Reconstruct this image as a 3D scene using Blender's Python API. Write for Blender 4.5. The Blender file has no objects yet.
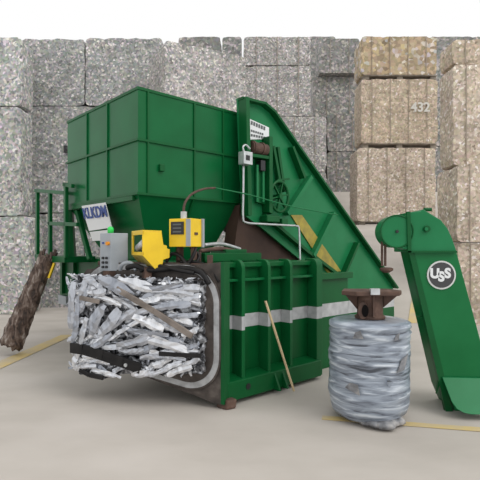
import bpy, bmesh, math, random
from mathutils import Vector, Matrix, noise
random.seed(7)
C = bpy.context.scene.collection
F, H, HY = 474.0, 1.7, 250.0          # focal length in pixels, eye height, horizon row

# ---------------------------------------------------------------- camera, sky, sun, exposure
cam_d = bpy.data.cameras.new('camera'); cam = bpy.data.objects.new('camera', cam_d); C.objects.link(cam)
cam.location = (0, 0, H); cam.rotation_euler = (math.pi/2, 0, 0)
cam_d.sensor_width = 36; cam_d.lens = 36*F/480; cam_d.shift_y = (HY-240)/480
bpy.context.scene.camera = cam
w = bpy.data.worlds.new('overcast_sky'); bpy.context.scene.world = w; w.use_nodes = True
bg = w.node_tree.nodes['Background']; bg.inputs[0].default_value = (1, 1, 1, 1); bg.inputs[1].default_value = 1.0
sd = bpy.data.lights.new('sun', 'SUN'); sd.energy = 1.3; sd.angle = math.radians(40); sd.color = (1, .98, .95)
sun = bpy.data.objects.new('sun', sd); C.objects.link(sun)
sun.rotation_euler = Vector((-1.0, .75, -1.15)).to_track_quat('-Z', 'Y').to_euler()
vs = bpy.context.scene.view_settings
vs.view_transform = 'Standard'; vs.look = 'None'; vs.gamma = 1; vs.use_curve_mapping = False; vs.exposure = 0.0

# ---------------------------------------------------------------- helpers
U = Vector((.739, .674, 0)).normalized(); V = Vector((-U.y, U.x, 0)); ZZ = Vector((0, 0, 1))
C0 = Vector((-.194, 5.1, 0))                       # front corner of the baling chamber on the floor
def uv(u, v, z=0): return C0 + U*u + V*v + ZZ*z
def at(px, py, Y): return Vector(((px-240)/F*Y, Y, H-(py-HY)/F*Y))
def on(px, py, O, d):                              # sight line met with an upright plane O + t*d
    k = (px-240)/F; t = (k*O.y-O.x)/(d.x-k*d.y); Y = O.y+t*d.y
    return Vector((O.x+t*d.x, Y, H-(py-HY)/F*Y))
WP = {}
class MB:
    def __init__(s): s.bm = bmesh.new()
    def face(s, vs):
        try: return s.bm.faces.new(vs)
        except ValueError: return None
    def prism(s, pts, vec):
        a = [s.bm.verts.new(p) for p in pts]; b = [s.bm.verts.new(Vector(p)+Vector(vec)) for p in pts]
        s.face(a); s.face(b[::-1]); n = len(a)
        for i in range(n): s.face([a[i], b[i], b[(i+1) % n], a[(i+1) % n]])
        return s
    def box(s, o, dx, dy, dz):                     # corner o and three edge vectors
        return s.prism([o, o+dx, o+dx+dy, o+dy], dz)
    def ubox(s, u0, u1, v0, v1, z0, z1):
        return s.box(uv(u0, v0, z0), U*(u1-u0), V*(v1-v0), ZZ*(z1-z0))
    def cbox(s, c, ax, ay, az, hx, hy, hz):
        return s.box(c-ax*hx-ay*hy-az*hz, ax*2*hx, ay*2*hy, az*2*hz)
    def bar(s, p, q, wd, th, side=None):           # bar from p to q, width along side
        p = Vector(p); q = Vector(q); d = (q-p).normalized()
        side = Vector(side) if side is not None else (d.cross(ZZ) if abs(d.z) < .95 else Vector((1, 0, 0)))
        sd_ = (side - d*side.dot(d)).normalized(); n = d.cross(sd_)
        return s.box(p-sd_*wd/2-n*th/2, sd_*wd, n*th, q-p)
    def tube(s, pts, r, n=10, cap=True):
        pts = [Vector(p) for p in pts]; rings = []; up = None
        for i, p in enumerate(pts):
            d = (pts[min(i+1, len(pts)-1)]-pts[max(i-1, 0)]).normalized()
            if up is None: up = d.orthogonal().normalized()
            up = (up-d*up.dot(d)).normalized(); sdv = d.cross(up)
            rr = r[i] if isinstance(r, (list, tuple)) else r
            rings.append([s.bm.verts.new(p+(up*math.cos(a)+sdv*math.sin(a))*rr) for a in [2*math.pi*k/n for k in range(n)]])
        for a, b in zip(rings, rings[1:]):
            for k in range(n): s.face([a[k], a[(k+1) % n], b[(k+1) % n], b[k]])
        if cap: s.face(rings[0][::-1]); s.face(rings[-1])
        return s
    def cyl(s, c, axis, r, h, n=32):               # cylinder with base centre c
        axis = Vector(axis).normalized(); return s.tube([c, Vector(c)+axis*h], r, n)
    def lathe(s, c, prof, n=48, fn=None):
        rings = []
        for j, (r, z) in enumerate(prof):
            ring = []
            for k in range(n):
                a = 2*math.pi*k/n; rr = r; zz = z
                if fn: rr, zz = fn(r, z, a)
                ring.append(s.bm.verts.new(Vector(c)+Vector((rr*math.cos(a), rr*math.sin(a), zz))))
            rings.append(ring)
        for a, b in zip(rings, rings[1:]):
            for k in range(n): s.face([a[k], a[(k+1) % n], b[(k+1) % n], b[k]])
        s.face(rings[0][::-1]); s.face(rings[-1])
        return s
    def build(s, name, m, parent=None, bevel=0, smooth=False, segs=2):
        bmesh.ops.recalc_face_normals(s.bm, faces=s.bm.faces)
        lo = [min(v.co[i] for v in s.bm.verts) for i in range(3)]; hi = [max(v.co[i] for v in s.bm.verts) for i in range(3)]
        c = Vector(((lo[0]+hi[0])/2, (lo[1]+hi[1])/2, lo[2]))
        for v in s.bm.verts: v.co -= c
        me = bpy.data.meshes.new(name); s.bm.to_mesh(me); s.bm.free()
        me.materials.append(m); o = bpy.data.objects.new(name, me); C.objects.link(o)
        WP[o] = c.copy(); o.location = c
        if parent is not None: o.parent = parent; o.location = c-WP[parent]
        if smooth: me.polygons.foreach_set('use_smooth', [True]*len(me.polygons))
        if bevel:
            b = o.modifiers.new('bevel', 'BEVEL'); b.width = bevel; b.segments = segs; b.limit_method = 'ANGLE'; b.angle_limit = math.radians(40)
        return o
def tag(o, label, cat, group=None):
    o['label'] = label; o['category'] = cat
    if group: o['group'] = group
    return o
def thing(name, label, cat, loc, group=None):
    o = bpy.data.objects.new(name, None); C.objects.link(o); o.location = loc; WP[o] = Vector(loc); o.empty_display_size = .2
    return tag(o, label, cat, group)
def struct(o): o['kind'] = 'structure'; return o

# ---------------------------------------------------------------- materials
def mat(name, col, rough=.5, metal=0, spec=.5):
    m = bpy.data.materials.new(name); m.use_nodes = True
    b = m.node_tree.nodes['Principled BSDF']; b.inputs['Base Color'].default_value = (*col, 1)
    b.inputs['Roughness'].default_value = rough; b.inputs['Metallic'].default_value = metal; b.inputs['Specular IOR Level'].default_value = spec
    return m
def N(m, t, **kw):
    n = m.node_tree.nodes.new(t)
    for k, v in kw.items():
        if k in n.inputs: n.inputs[k].default_value = v
        else: setattr(n, k, v)
    return n
def L(m, a, b): m.node_tree.links.new(a, b)
def ramp(m, stops, interp='LINEAR'):
    r = N(m, 'ShaderNodeValToRGB'); r.color_ramp.interpolation = interp; e = r.color_ramp.elements
    while len(e) < len(stops): e.new(.5)
    for x, (p, c) in zip(e, stops): x.position = p; x.color = (*c, 1)
    return r
def bump(m, src, strength=.3, dist=.02):
    b = N(m, 'ShaderNodeBump'); b.inputs['Strength'].default_value = strength; b.inputs['Distance'].default_value = dist
    L(m, src, b.inputs['Height']); L(m, b.outputs[0], m.node_tree.nodes['Principled BSDF'].inputs['Normal'])
def noisy(name, stops, scale=4, detail=6, rough=.5, metal=0, bmp=0, stretch=(1, 1, 1), dist=.0, bdist=.01, spec=.5):
    m = mat(name, stops[0][1], rough, metal, spec)
    tc = N(m, 'ShaderNodeTexCoord'); mp = N(m, 'ShaderNodeMapping'); mp.inputs['Scale'].default_value = stretch
    n = N(m, 'ShaderNodeTexNoise'); n.inputs['Scale'].default_value = scale; n.inputs['Detail'].default_value = detail; n.inputs['Distortion'].default_value = dist
    L(m, tc.outputs['Object'], mp.inputs[0]); L(m, mp.outputs[0], n.inputs['Vector'])
    r = ramp(m, stops); L(m, n.outputs['Fac'], r.inputs[0]); L(m, r.outputs[0], m.node_tree.nodes['Principled BSDF'].inputs['Base Color'])
    if bmp: bump(m, n.outputs['Fac'], bmp, bdist)
    return m
def paint(name, a, b, rough=.38, spec=.22):
    return noisy(name, [(.3, a), (.7, b)], scale=2.2, detail=5, rough=rough, spec=spec)
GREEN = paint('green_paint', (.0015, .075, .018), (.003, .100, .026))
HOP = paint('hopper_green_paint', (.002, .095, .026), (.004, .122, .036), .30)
LITE = paint('lightened_green_paint', (.008, .150, .050), (.014, .185, .068), .33)  # lighter base green, with the conveyor's gloss and haze put into the colour
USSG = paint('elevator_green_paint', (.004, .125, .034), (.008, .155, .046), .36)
YEL = noisy('yellow_paint', [(.3, (.72, .47, .006)), (.7, (.85, .58, .01))], scale=6, rough=.4)
YELO = noisy('muted_yellow_paint', [(.3, (.24, .20, .045)), (.7, (.42, .33, .05))], scale=9, rough=.6)
RUST = noisy('rust', [(.25, (.045, .026, .02)), (.6, (.11, .062, .045)), (.8, (.22, .15, .12))], scale=9, rough=.8, bmp=.4)
DIRT = noisy('dirty_dark_steel', [(.3, (.022, .018, .015)), (.55, (.065, .052, .045)), (.8, (.14, .12, .105))], scale=8, rough=.65, bmp=.4)
BROWN = noisy('brown_belt', [(.3, (.030, .014, .010)), (.7, (.060, .030, .020))], scale=3, rough=.75)
DARK = noisy('black_rubber', [(.3, (.006, .006, .007)), (.7, (.018, .017, .017))], scale=10, rough=.5, spec=.25)
GREY = noisy('grey_box_paint', [(.3, (.27, .30, .33)), (.7, (.36, .39, .42))], scale=5, rough=.45)
STEEL = noisy('galvanised_steel', [(.3, (.42, .44, .45)), (.7, (.62, .64, .65))], scale=14, rough=.4, metal=.5)
RING = noisy('worn_grey_ring', [(.3, (.22, .22, .22)), (.55, (.40, .41, .42)), (.8, (.52, .53, .54))], scale=8, rough=.5)
WHITE = mat('white_sign', (.72, .74, .75), .5)
BLUE = mat('blue_letters', (.03, .07, .27), .5)
INK = mat('grey_print', (.10, .11, .11), .6)
BLACK = mat('black_plastic', (.012, .012, .014), .4)
WOOD = noisy('stick_wood', [(.3, (.48, .36, .20)), (.7, (.66, .52, .32))], scale=12, stretch=(1, 1, .1), rough=.7)
TIMBER = noisy('dark_timber', [(.3, (.20, .17, .14)), (.7, (.32, .28, .23))], scale=6, rough=.8)
ORANGE = mat('orange_button', (.75, .28, .01), .4)
LAMP = mat('green_lamp_lens', (.03, .62, .10), .3)
CREAM = mat('chalky_paint', (.62, .60, .55), .8)
def banded(name, a, b, z0, z1, base):              # green wall with a grey painted band between two heights
    m = paint(name, a, b); bs = m.node_tree.nodes['Principled BSDF']; src = bs.inputs['Base Color'].links[0].from_socket
    tc = N(m, 'ShaderNodeTexCoord'); sp = N(m, 'ShaderNodeSeparateXYZ'); L(m, tc.outputs['Object'], sp.inputs[0])
    g = N(m, 'ShaderNodeMath', operation='GREATER_THAN'); g.inputs[1].default_value = z0-base
    l = N(m, 'ShaderNodeMath', operation='LESS_THAN'); l.inputs[1].default_value = z1-base
    L(m, sp.outputs['Z'], g.inputs[0]); L(m, sp.outputs['Z'], l.inputs[0])
    mu = N(m, 'ShaderNodeMath', operation='MULTIPLY'); L(m, g.outputs[0], mu.inputs[0]); L(m, l.outputs[0], mu.inputs[1])
    n = N(m, 'ShaderNodeTexNoise'); n.inputs['Scale'].default_value = 9; L(m, tc.outputs['Object'], n.inputs['Vector'])
    r = ramp(m, [(.3, (.36, .37, .38)), (.7, (.50, .51, .52))]); L(m, n.outputs['Fac'], r.inputs[0])
    mx = N(m, 'ShaderNodeMix', data_type='RGBA'); L(m, mu.outputs[0], mx.inputs[0]); L(m, src, mx.inputs[6]); L(m, r.outputs[0], mx.inputs[7])
    L(m, mx.outputs[2], bs.inputs['Base Color']); return m

def vary(m, lo, hi):                                  # each loose piece a little darker or brighter than its neighbours
    b = m.node_tree.nodes['Principled BSDF']; src = b.inputs['Base Color'].links[0].from_socket; g = N(m, 'ShaderNodeNewGeometry'); oi = N(m, 'ShaderNodeObjectInfo')
    ad = N(m, 'ShaderNodeMath', operation='ADD'); L(m, g.outputs['Random Per Island'], ad.inputs[0]); L(m, oi.outputs['Random'], ad.inputs[1])
    fr = N(m, 'ShaderNodeMath', operation='FRACT'); L(m, ad.outputs[0], fr.inputs[0]); rp = ramp(m, [(0, lo), (1, hi)]); L(m, fr.outputs[0], rp.inputs[0])
    mx = N(m, 'ShaderNodeMix', data_type='RGBA', blend_type='MULTIPLY'); mx.inputs[0].default_value = 1; L(m, src, mx.inputs[6]); L(m, rp.outputs[0], mx.inputs[7]); L(m, mx.outputs[2], b.inputs['Base Color']); return m
def scrap(name, stops, scale, sat=.3, mixf=.5, patch=None, bs=.6):   # baled mixed scrap: many small coloured flakes
    m = mat(name, (.4, .4, .4), .65, 0, .3); b = m.node_tree.nodes['Principled BSDF']
    tc = N(m, 'ShaderNodeTexCoord'); oi = N(m, 'ShaderNodeObjectInfo')
    ad = N(m, 'ShaderNodeVectorMath', operation='ADD'); mu = N(m, 'ShaderNodeVectorMath', operation='SCALE'); mu.inputs['Scale'].default_value = 37
    cb = N(m, 'ShaderNodeCombineXYZ'); L(m, oi.outputs['Random'], cb.inputs[0]); L(m, oi.outputs['Random'], cb.inputs[1])
    L(m, cb.outputs[0], mu.inputs[0]); L(m, tc.outputs['Object'], ad.inputs[0]); L(m, mu.outputs[0], ad.inputs[1])
    nz = N(m, 'ShaderNodeTexNoise'); nz.inputs['Scale'].default_value = 5; L(m, ad.outputs[0], nz.inputs['Vector'])
    wr = N(m, 'ShaderNodeVectorMath', operation='MULTIPLY_ADD'); wr.inputs[1].default_value = (.12, .12, .12)
    L(m, nz.outputs['Color'], wr.inputs[0]); L(m, ad.outputs[0], wr.inputs[2])
    vo = N(m, 'ShaderNodeTexVoronoi'); vo.inputs['Scale'].default_value = scale; L(m, wr.outputs[0], vo.inputs['Vector'])
    sp = N(m, 'ShaderNodeSeparateColor'); L(m, vo.outputs['Color'], sp.inputs[0])
    r = ramp(m, stops); L(m, sp.outputs[0], r.inputs[0])
    hs = N(m, 'ShaderNodeHueSaturation'); hs.inputs['Saturation'].default_value = sat; L(m, vo.outputs['Color'], hs.inputs['Color'])
    mx = N(m, 'ShaderNodeMix', data_type='RGBA', blend_type='OVERLAY'); mx.inputs[0].default_value = mixf
    L(m, r.outputs[0], mx.inputs[6]); L(m, hs.outputs[0], mx.inputs[7])
    n2 = N(m, 'ShaderNodeTexNoise'); n2.inputs['Scale'].default_value = 1.3; n2.inputs['Detail'].default_value = 8; L(m, ad.outputs[0], n2.inputs['Vector'])
    r2 = ramp(m, patch or [(.3, (.82, .82, .82)), (.7, (1.1, 1.1, 1.1))]); L(m, n2.outputs['Fac'], r2.inputs[0])
    m2 = N(m, 'ShaderNodeMix', data_type='RGBA', blend_type='MULTIPLY'); m2.inputs[0].default_value = 1
    L(m, mx.outputs[2], m2.inputs[6]); L(m, r2.outputs[0], m2.inputs[7]); L(m, m2.outputs[2], b.inputs['Base Color'])
    bump(m, sp.outputs[1], bs, .05); return m
PET = scrap('baled_clear_bottles', [(0, (.22, .22, .215)), (.6, (.29, .29, .28)), (.9, (.38, .38, .37)), (1, (.60, .60, .58))], 19, .28, .42, None, .35)  # bale colours kept pale and low in contrast to paint in background haze
PETP = scrap('baled_pale_bottles', [(0, (.26, .26, .25)), (.55, (.36, .36, .34)), (.88, (.46, .46, .44)), (1, (.70, .69, .66))], 17, .34, .45, None, .35)
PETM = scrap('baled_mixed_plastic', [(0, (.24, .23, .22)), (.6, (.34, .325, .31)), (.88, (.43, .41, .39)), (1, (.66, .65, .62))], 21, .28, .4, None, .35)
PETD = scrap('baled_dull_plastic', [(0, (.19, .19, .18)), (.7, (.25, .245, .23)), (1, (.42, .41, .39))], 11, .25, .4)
CARD = scrap('baled_cardboard', [(0, (.37, .30, .22)), (.75, (.47, .385, .29)), (.95, (.53, .445, .355)), (1, (.72, .67, .60))], 18, .25, .3, [(.3, (.85, .84, .84)), (.55, (1.02, 1.02, 1.02)), (.72, (1.2, 1.18, 1.15))], .4)
CARDL = scrap('baled_pale_cardboard', [(0, (.38, .31, .24)), (.65, (.50, .41, .33)), (.92, (.58, .50, .42)), (1, (.80, .76, .71))], 18, .25, .3, [(.3, (.82, .81, .80)), (.55, (1.0, 1.0, 1.0)), (.72, (1.25, 1.24, 1.22))], .4)
CARDY = scrap('baled_yellowish_cardboard', [(0, (.33, .25, .16)), (.6, (.44, .34, .23)), (.8, (.50, .40, .24)), (.93, (.40, .40, .40)), (1, (.70, .62, .48))], 9, .25, .3)
FLOOR = noisy('worn_concrete', [(.25, (.42, .385, .345)), (.5, (.485, .447, .405)), (.75, (.54, .50, .46))], scale=.9, detail=9, rough=.75, stretch=(1, 1.6, 1), spec=.25)
LINE = noisy('worn_yellow_line', [(.35, (.50, .42, .29)), (.6, (.60, .46, .20))], scale=2.5, rough=.7)

# ---------------------------------------------------------------- ground
struct(MB().box(Vector((-30, .6, -.2)), Vector((60, 0, 0)), Vector((0, 40, 0)), ZZ*.2).build('floor', FLOOR))
b = MB()                                            # concrete ramp climbing to two terraces on the right
prof = [(9, 0), (16.1, 2.55), (18.2, 2.55), (20.8, 4.25), (27, 4.25)]
lo = [b.bm.verts.new((.1 if y < 17 else .1, y, z)) for y, z in prof]; RX = [.414, .425, .53, .53, .53]; hi = [b.bm.verts.new((k*y, y, z)) for k, (y, z) in zip(RX, prof)]
lb = [b.bm.verts.new((.1, y, -.02)) for y, z in prof]; hb = [b.bm.verts.new((k*y, y, -.02)) for k, (y, z) in zip(RX, prof)]
for i in range(4):
    b.face([lo[i], hi[i], hi[i+1], lo[i+1]]); b.face([lb[i], lb[i+1], hb[i+1], hb[i]])
    b.face([lo[i], lo[i+1], lb[i+1], lb[i]]); b.face([hi[i], hb[i], hb[i+1], hi[i+1]])
b.face([lo[0], lb[0], hb[0], hi[0]]); b.face([lo[4], hi[4], hb[4], lb[4]])
rp = struct(b.build('floor_ramp', FLOOR))
def gline(name, p, q, wd):                          # painted line on the flat floor, pixel rows turned into floor points
    def g(px, py): Y = H*F/(py-HY); return Vector(((px-240)/F*Y, Y, .004))
    p = g(*p); q = g(*q); d = (q-p).normalized(); s = Vector((-d.y, d.x, 0))*wd/2
    return struct(MB().prism([p-s, q-s, q+s, p+s], (0, 0, .004)).build(name, LINE))
gline('trim_1', (-40, 383), (68, 335), .26)
gline('trim_2', (322, 418), (560, 436), .11)
def rl(px, Y): z = 2.55*(Y-9)/7.1 if 9 < Y < 16.1 else 0; return Vector(((px-240)/F*Y, Y, z+.006))
struct(MB().prism([rl(408, 9.6), rl(417, 9.6), rl(424, 14), rl(419, 14)], (0, 0, .004)).build('trim_3', LINE))

# ---------------------------------------------------------------- background bales
def bale(name, p, m, label, cat, group, Y, depth, yaw=0, straps=0, rough=.06, scale=3.0, strap_m=None, seed=0):
    x0, x1, y0, y1 = p
    c0 = at(x0, y1, Y); c1 = at(x1, y0, Y); W = (c1.x-c0.x)/math.cos(yaw); Hh = c1.z-c0.z
    ax = Vector((math.cos(yaw), math.sin(yaw), 0)); ay = Vector((-ax.y, ax.x, 0))
    if yaw:                                          # stretch so both picture edges hold on the turned face
        k = (x1-240)/F; t = (k*c0.y-c0.x)/(ax.x-k*ax.y); W = t
    bm = bmesh.new(); nx, ny, nz = max(6, int(W/.13)), 5, max(5, int(Hh/.13))
    vd = {}
    def vert(i, j, k):
        if (i, j, k) not in vd:
            q = Vector((i/nx*W, j/ny*depth, k/nz*Hh))
            n = noise.noise_vector(q*scale+Vector((seed*7.3, seed*3.1, 0)))*rough + noise.noise_vector(q*scale*2.7+Vector((seed, 5, 9)))*rough*.5
            sx = min(i, nx-i)/nx*W; sz = min(k, nz-k)/nz*Hh
            r = .10                                   # rounded shoulders
            if sx < r and sz < r: q += Vector(((1 if i < nx/2 else -1)*(r-sx)*.35, 0, (1 if k < nz/2 else -1)*(r-sz)*.35))
            n.z = max(n.z, 0)*.0+(n.z if 0 < k else 0)
            if k == nz: n.z = min(n.z, 0)-.01
            if j == 0: n.y = abs(n.y)
            if j == ny: n.y = -abs(n.y)
            if i == 0: n.x = abs(n.x)*.8
            if i == nx: n.x = -abs(n.x)*.8
            q += n
            vd[(i, j, k)] = bm.verts.new(c0+ax*q.x+ay*q.y+ZZ*max(q.z, 0))
        return vd[(i, j, k)]
    def quad(a, b_, c, d): bm.faces.new([vert(*a), vert(*b_), vert(*c), vert(*d)])
    for i in range(nx):
        for k in range(nz):
            quad((i, 0, k), (i+1, 0, k), (i+1, 0, k+1), (i, 0, k+1)); quad((i, ny, k), (i, ny, k+1), (i+1, ny, k+1), (i+1, ny, k))
        for j in range(ny):
            quad((i, j, 0), (i, j+1, 0), (i+1, j+1, 0), (i+1, j, 0)); quad((i, j, nz), (i+1, j, nz), (i+1, j+1, nz), (i, j+1, nz))
    for j in range(ny):
        for k in range(nz):
            quad((0, j, k), (0, j, k+1), (0, j+1, k+1), (0, j+1, k)); quad((nx, j, k), (nx, j+1, k), (nx, j+1, k+1), (nx, j, k+1))
    mb = MB(); mb.bm.free(); mb.bm = bm
    o = tag(mb.build(name, m), label, cat, group)
    for s in range(straps):
        x = W*(s+.6)/(straps+.2); f = -.012; t = .012
        a = c0+ax*x+ay*f
        MB().box(a-ax*t/2, ax*t, ay*(depth-f), ZZ*Hh).build('strap', strap_m, o) if False else None
        q = MB(); q.bar(a+ZZ*.01, a+ZZ*(Hh-.02), t*1.6, t, ax); q.bar(a+ZZ*(Hh-.02), a+ay*depth+ZZ*(Hh-.02), t*1.6, t, ax)
        q.build('strap', strap_m, o)
    return o
WIRE = mat('dull_wire', (.30, .25, .20), .6)
GB, GC = 'bales of crushed plastic bottles in the background', 'brown cardboard bales in the background'
BL = [  # picture box, material, depth, thickness, yaw, label
 ((-45, 30, 216, 314), PETP, 12.5, .8, 0, 'pale bottle bale on the floor behind the leaning log, foot of the far left stack'),
 ((-45, 21, 106, 215.5), PETP, 12.6, .7, 0, 'tall pale bottle bale at the left edge, middle of the far left stack'),
 ((-45, 22, 36.5, 105.5), PETP, 12.6, .7, 0, 'speckled bottle bale topmost of the far left stack, blue flecks near its top'),
 ((20, 84, 213, 307.7), PET, 14, 1.7, 0, 'grey bottle bale on the floor behind the green railing'),
 ((20, 100, 106, 212.5), PET, 14, 1.7, 0, 'grey bottle bale just left of the hopper, above the green railing'),
 ((20, 84.5, 38, 105.5), PET, 14, 1.7, 0, 'grey bottle bale topmost of the second stack from the left'),
 ((85, 163, 213, 307.7), PET, 14, 1.7, 0, 'grey bottle bale on the floor hidden behind the green hopper base'),
 ((100.5, 163, 106, 212.5), PET, 14, 1.7, 0, 'grey bottle bale in the row behind the green hopper, directly under the row end'),
 ((85, 163, 37.5, 105.5), PET, 14, 1.7, 0, 'grey bottle bale rising above the left side of the hopper, topmost of its stack'),
]
for i, (p, m, Y, D, yw, lab) in enumerate(BL):
    bale('bottle_bale', p, m, lab, 'bale', GB, Y, D, yw, seed=i+1)
D0 = 12.4
zt = at(163, 38.5, D0).z
def byz(px0, px1, z0, z1, Y): f = lambda z: HY-(z-H)/Y*F; return (px0, px1, f(z1), f(z0))
bale('bottle_bale', byz(164.5, 246, 4.9, zt, D0), PETM, 'large bright bottle bale above the hopper, its top edge sloping down to the right', 'bale', GB, D0, 1.3, math.radians(29), seed=21)
bale('bottle_bale', byz(164.5, 246, 2.45, 4.89, D0), PETM, 'bright bottle bale behind the hopper, under the one with the sloping top edge', 'bale', GB, D0, 1.3, math.radians(29), seed=22)
bale('bottle_bale', byz(164.5, 246, 0, 2.44, D0), PETM, 'bright bottle bale on the floor behind the hopper, lowest of its stack', 'bale', GB, D0, 1.3, math.radians(29), seed=23)
EY = 16.6
lz = 2.55
zE = [lz, 4.45, at(0, 116, EY).z, at(0, 65, EY).z, at(0, 36, EY).z]
EL = ['bottle bale on the terrace behind the conveyor, lowest of the stack', 'bottle bale behind the sloping top edge of the conveyor plate, second from the terrace',
      'bottle bale just above the conveyor head with the white notice', 'bottle bale topmost of the stack above the conveyor head']
for i in range(4):
    px = (262, 327) if i < 2 else (243.6, 311)
    bale('bottle_bale', byz(*px, zE[i], zE[i+1]-.01, EY), PETM, EL[i], 'bale', GB, EY, 1.4, seed=30+i, straps=3, strap_m=WIRE)
GY = 18.0
SL = ['dull bottle bale in the far stack, lowest one peeping out behind the bright bale', 'dull bottle bale in the far stack, middle one', 'dull bottle bale whose top strip shows above the sloping bale']
zS = [0, 3.2, 6.4, at(0, 36, GY).z]
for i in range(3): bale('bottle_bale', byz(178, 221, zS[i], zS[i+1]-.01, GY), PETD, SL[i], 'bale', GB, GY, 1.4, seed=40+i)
FY = 21.0
zF = [4.25, at(0, 151, FY).z, at(0, 113, FY).z, at(0, 71, FY).z, at(0, 36, FY).z]
FL = ['narrow dull plastic bale on the concrete right of the conveyor slope, foot of its stack', 'narrow dull plastic bale second from the ground left of the cardboard bales',
      'shaded dull bale set back in the gap left of the cardboard stack', 'brownish plastic bale topmost of the narrow stack left of the cardboard']
for i in range(4):
    px = [(327, 362), (327, 362), (313, 363), (319, 360)][i]; dy = [0, 0, .6, .2][i]
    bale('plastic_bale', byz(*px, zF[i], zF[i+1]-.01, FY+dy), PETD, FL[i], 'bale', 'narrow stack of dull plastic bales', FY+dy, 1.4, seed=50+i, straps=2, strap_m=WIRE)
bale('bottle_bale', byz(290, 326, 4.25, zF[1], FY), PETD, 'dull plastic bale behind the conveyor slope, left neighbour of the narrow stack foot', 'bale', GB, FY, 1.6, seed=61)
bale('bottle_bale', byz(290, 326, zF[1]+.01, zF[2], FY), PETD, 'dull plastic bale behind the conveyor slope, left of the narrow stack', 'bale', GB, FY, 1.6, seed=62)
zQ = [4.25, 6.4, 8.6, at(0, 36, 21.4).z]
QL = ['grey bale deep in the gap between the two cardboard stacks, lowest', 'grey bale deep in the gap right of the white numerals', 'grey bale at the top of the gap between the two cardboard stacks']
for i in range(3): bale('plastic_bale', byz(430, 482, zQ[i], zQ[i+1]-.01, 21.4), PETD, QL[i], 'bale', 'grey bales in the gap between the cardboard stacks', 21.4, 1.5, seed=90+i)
zQ = [4.25, 6.6, 9.0, at(0, 36, 23.7).z]
QL = ['farthest grey bale behind the conveyor slope, lowest', 'farthest grey bale showing as a dark slit left of the narrow stack', 'farthest grey bale at the top of the slit left of the narrow stack']
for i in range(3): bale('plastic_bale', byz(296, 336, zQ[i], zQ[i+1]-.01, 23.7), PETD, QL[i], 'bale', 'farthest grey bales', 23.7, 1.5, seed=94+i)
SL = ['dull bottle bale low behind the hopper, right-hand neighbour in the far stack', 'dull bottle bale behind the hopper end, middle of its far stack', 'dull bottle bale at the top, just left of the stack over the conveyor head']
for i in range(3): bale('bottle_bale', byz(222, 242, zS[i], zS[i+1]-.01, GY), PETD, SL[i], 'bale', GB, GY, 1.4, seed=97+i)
# cardboard stack: three bales, each on a pallet of three blocks
GX = 16.3
def pallet(x0, x1, z0, z1, Y, D, label, group):
    a = at(x0, 0, Y).x; b_ = at(x1, 0, Y).x
    t = thing('pallet', label, 'pallet', (a, Y, z0), group); W = b_-a; hh = z1-z0
    MB().box(Vector((a, Y, z1-.03)), Vector((W, 0, 0)), Vector((0, D, 0)), ZZ*.03).build('deck', TIMBER, t)
    for k in (0, .5, 1): MB().box(Vector((a+(W-.2)*k, Y+.06, z0)), Vector((.2, 0, 0)), Vector((0, D-.12, 0)), ZZ*(hh-.03)).build('runner', TIMBER, t)
zG = [2.55, 2.67, at(0, 149, GX).z, at(0, 143, GX).z, at(0, 78.5, GX).z, at(0, 74.5, GX).z, at(0, 36, GX).z]
gp = 'pallets under the cardboard bales'
pallet(360, 433, zG[0], zG[1]-.004, GX-.2, 1.0, 'low pallet on the concrete under the lowest brown cardboard bale', gp)
bale('cardboard_bale', byz(357, 436, zG[1], zG[2], GX-.25), CARDL, 'lowest brown cardboard bale of the stack left above the pulley guard', 'bale', GC, GX-.25, 1.1, seed=70, straps=4, strap_m=WIRE)
pallet(363, 437, zG[2]+.004, zG[3]-.004, GX+.03, .95, 'pallet making dark slots under the cardboard bale marked in white', gp)
mid = bale('cardboard_bale', byz(361, 438, zG[3], zG[4], GX), CARD, 'brown cardboard bale with white numerals on its face, middle of its stack', 'bale', GC, GX, 1.0, seed=71, straps=4, strap_m=WIRE)
pallet(364, 437, zG[4]+.004, zG[5]-.004, GX+.03, .95, 'pallet making dark slots under the topmost yellowish cardboard bale', gp)
bale('cardboard_bale', byz(361, 437, zG[5], zG[6], GX), CARDY, 'yellowish brown cardboard bale topmost of the centre right stack', 'bale', GC, GX, 1.0, seed=72, straps=4, strap_m=WIRE)
# right-hand cardboard stack, close to the frame edge
RY = 10.7; yr = math.radians(-22)
zR = [0, at(0, 242, RY).z, at(0, 163, RY).z, at(0, 151, RY).z, at(0, 57, RY).z, at(0, 30, RY).z]
RL = ['cardboard bale on the floor behind the round emblem elevator, lowest at the right edge', 'pale cardboard bale at the right edge beside the elevator head, ragged layers on top', None,
      'pinkish brown cardboard bale at the right edge, second from the top', 'brown cardboard bale at the top right corner, only its lower part in frame']
for i in (0, 1, 3, 4):
    z0 = zR[i] if i != 3 else zR[2]+.02
    if i == 3: z0 = zR[2]+.01
    bale('cardboard_bale', byz([458, 457, 0, 453, 452][i], 545, z0, zR[i+1]-.01, RY+[0, 0, 0, .35, .4][i]), CARDL if i != 4 else CARD, RL[i], 'bale', GC, RY+[0, 0, 0, .35, .4][i], [1.1, 1.1, 0, .75, .7][i], 0, seed=80+i, straps=4, strap_m=WIRE)
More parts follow.
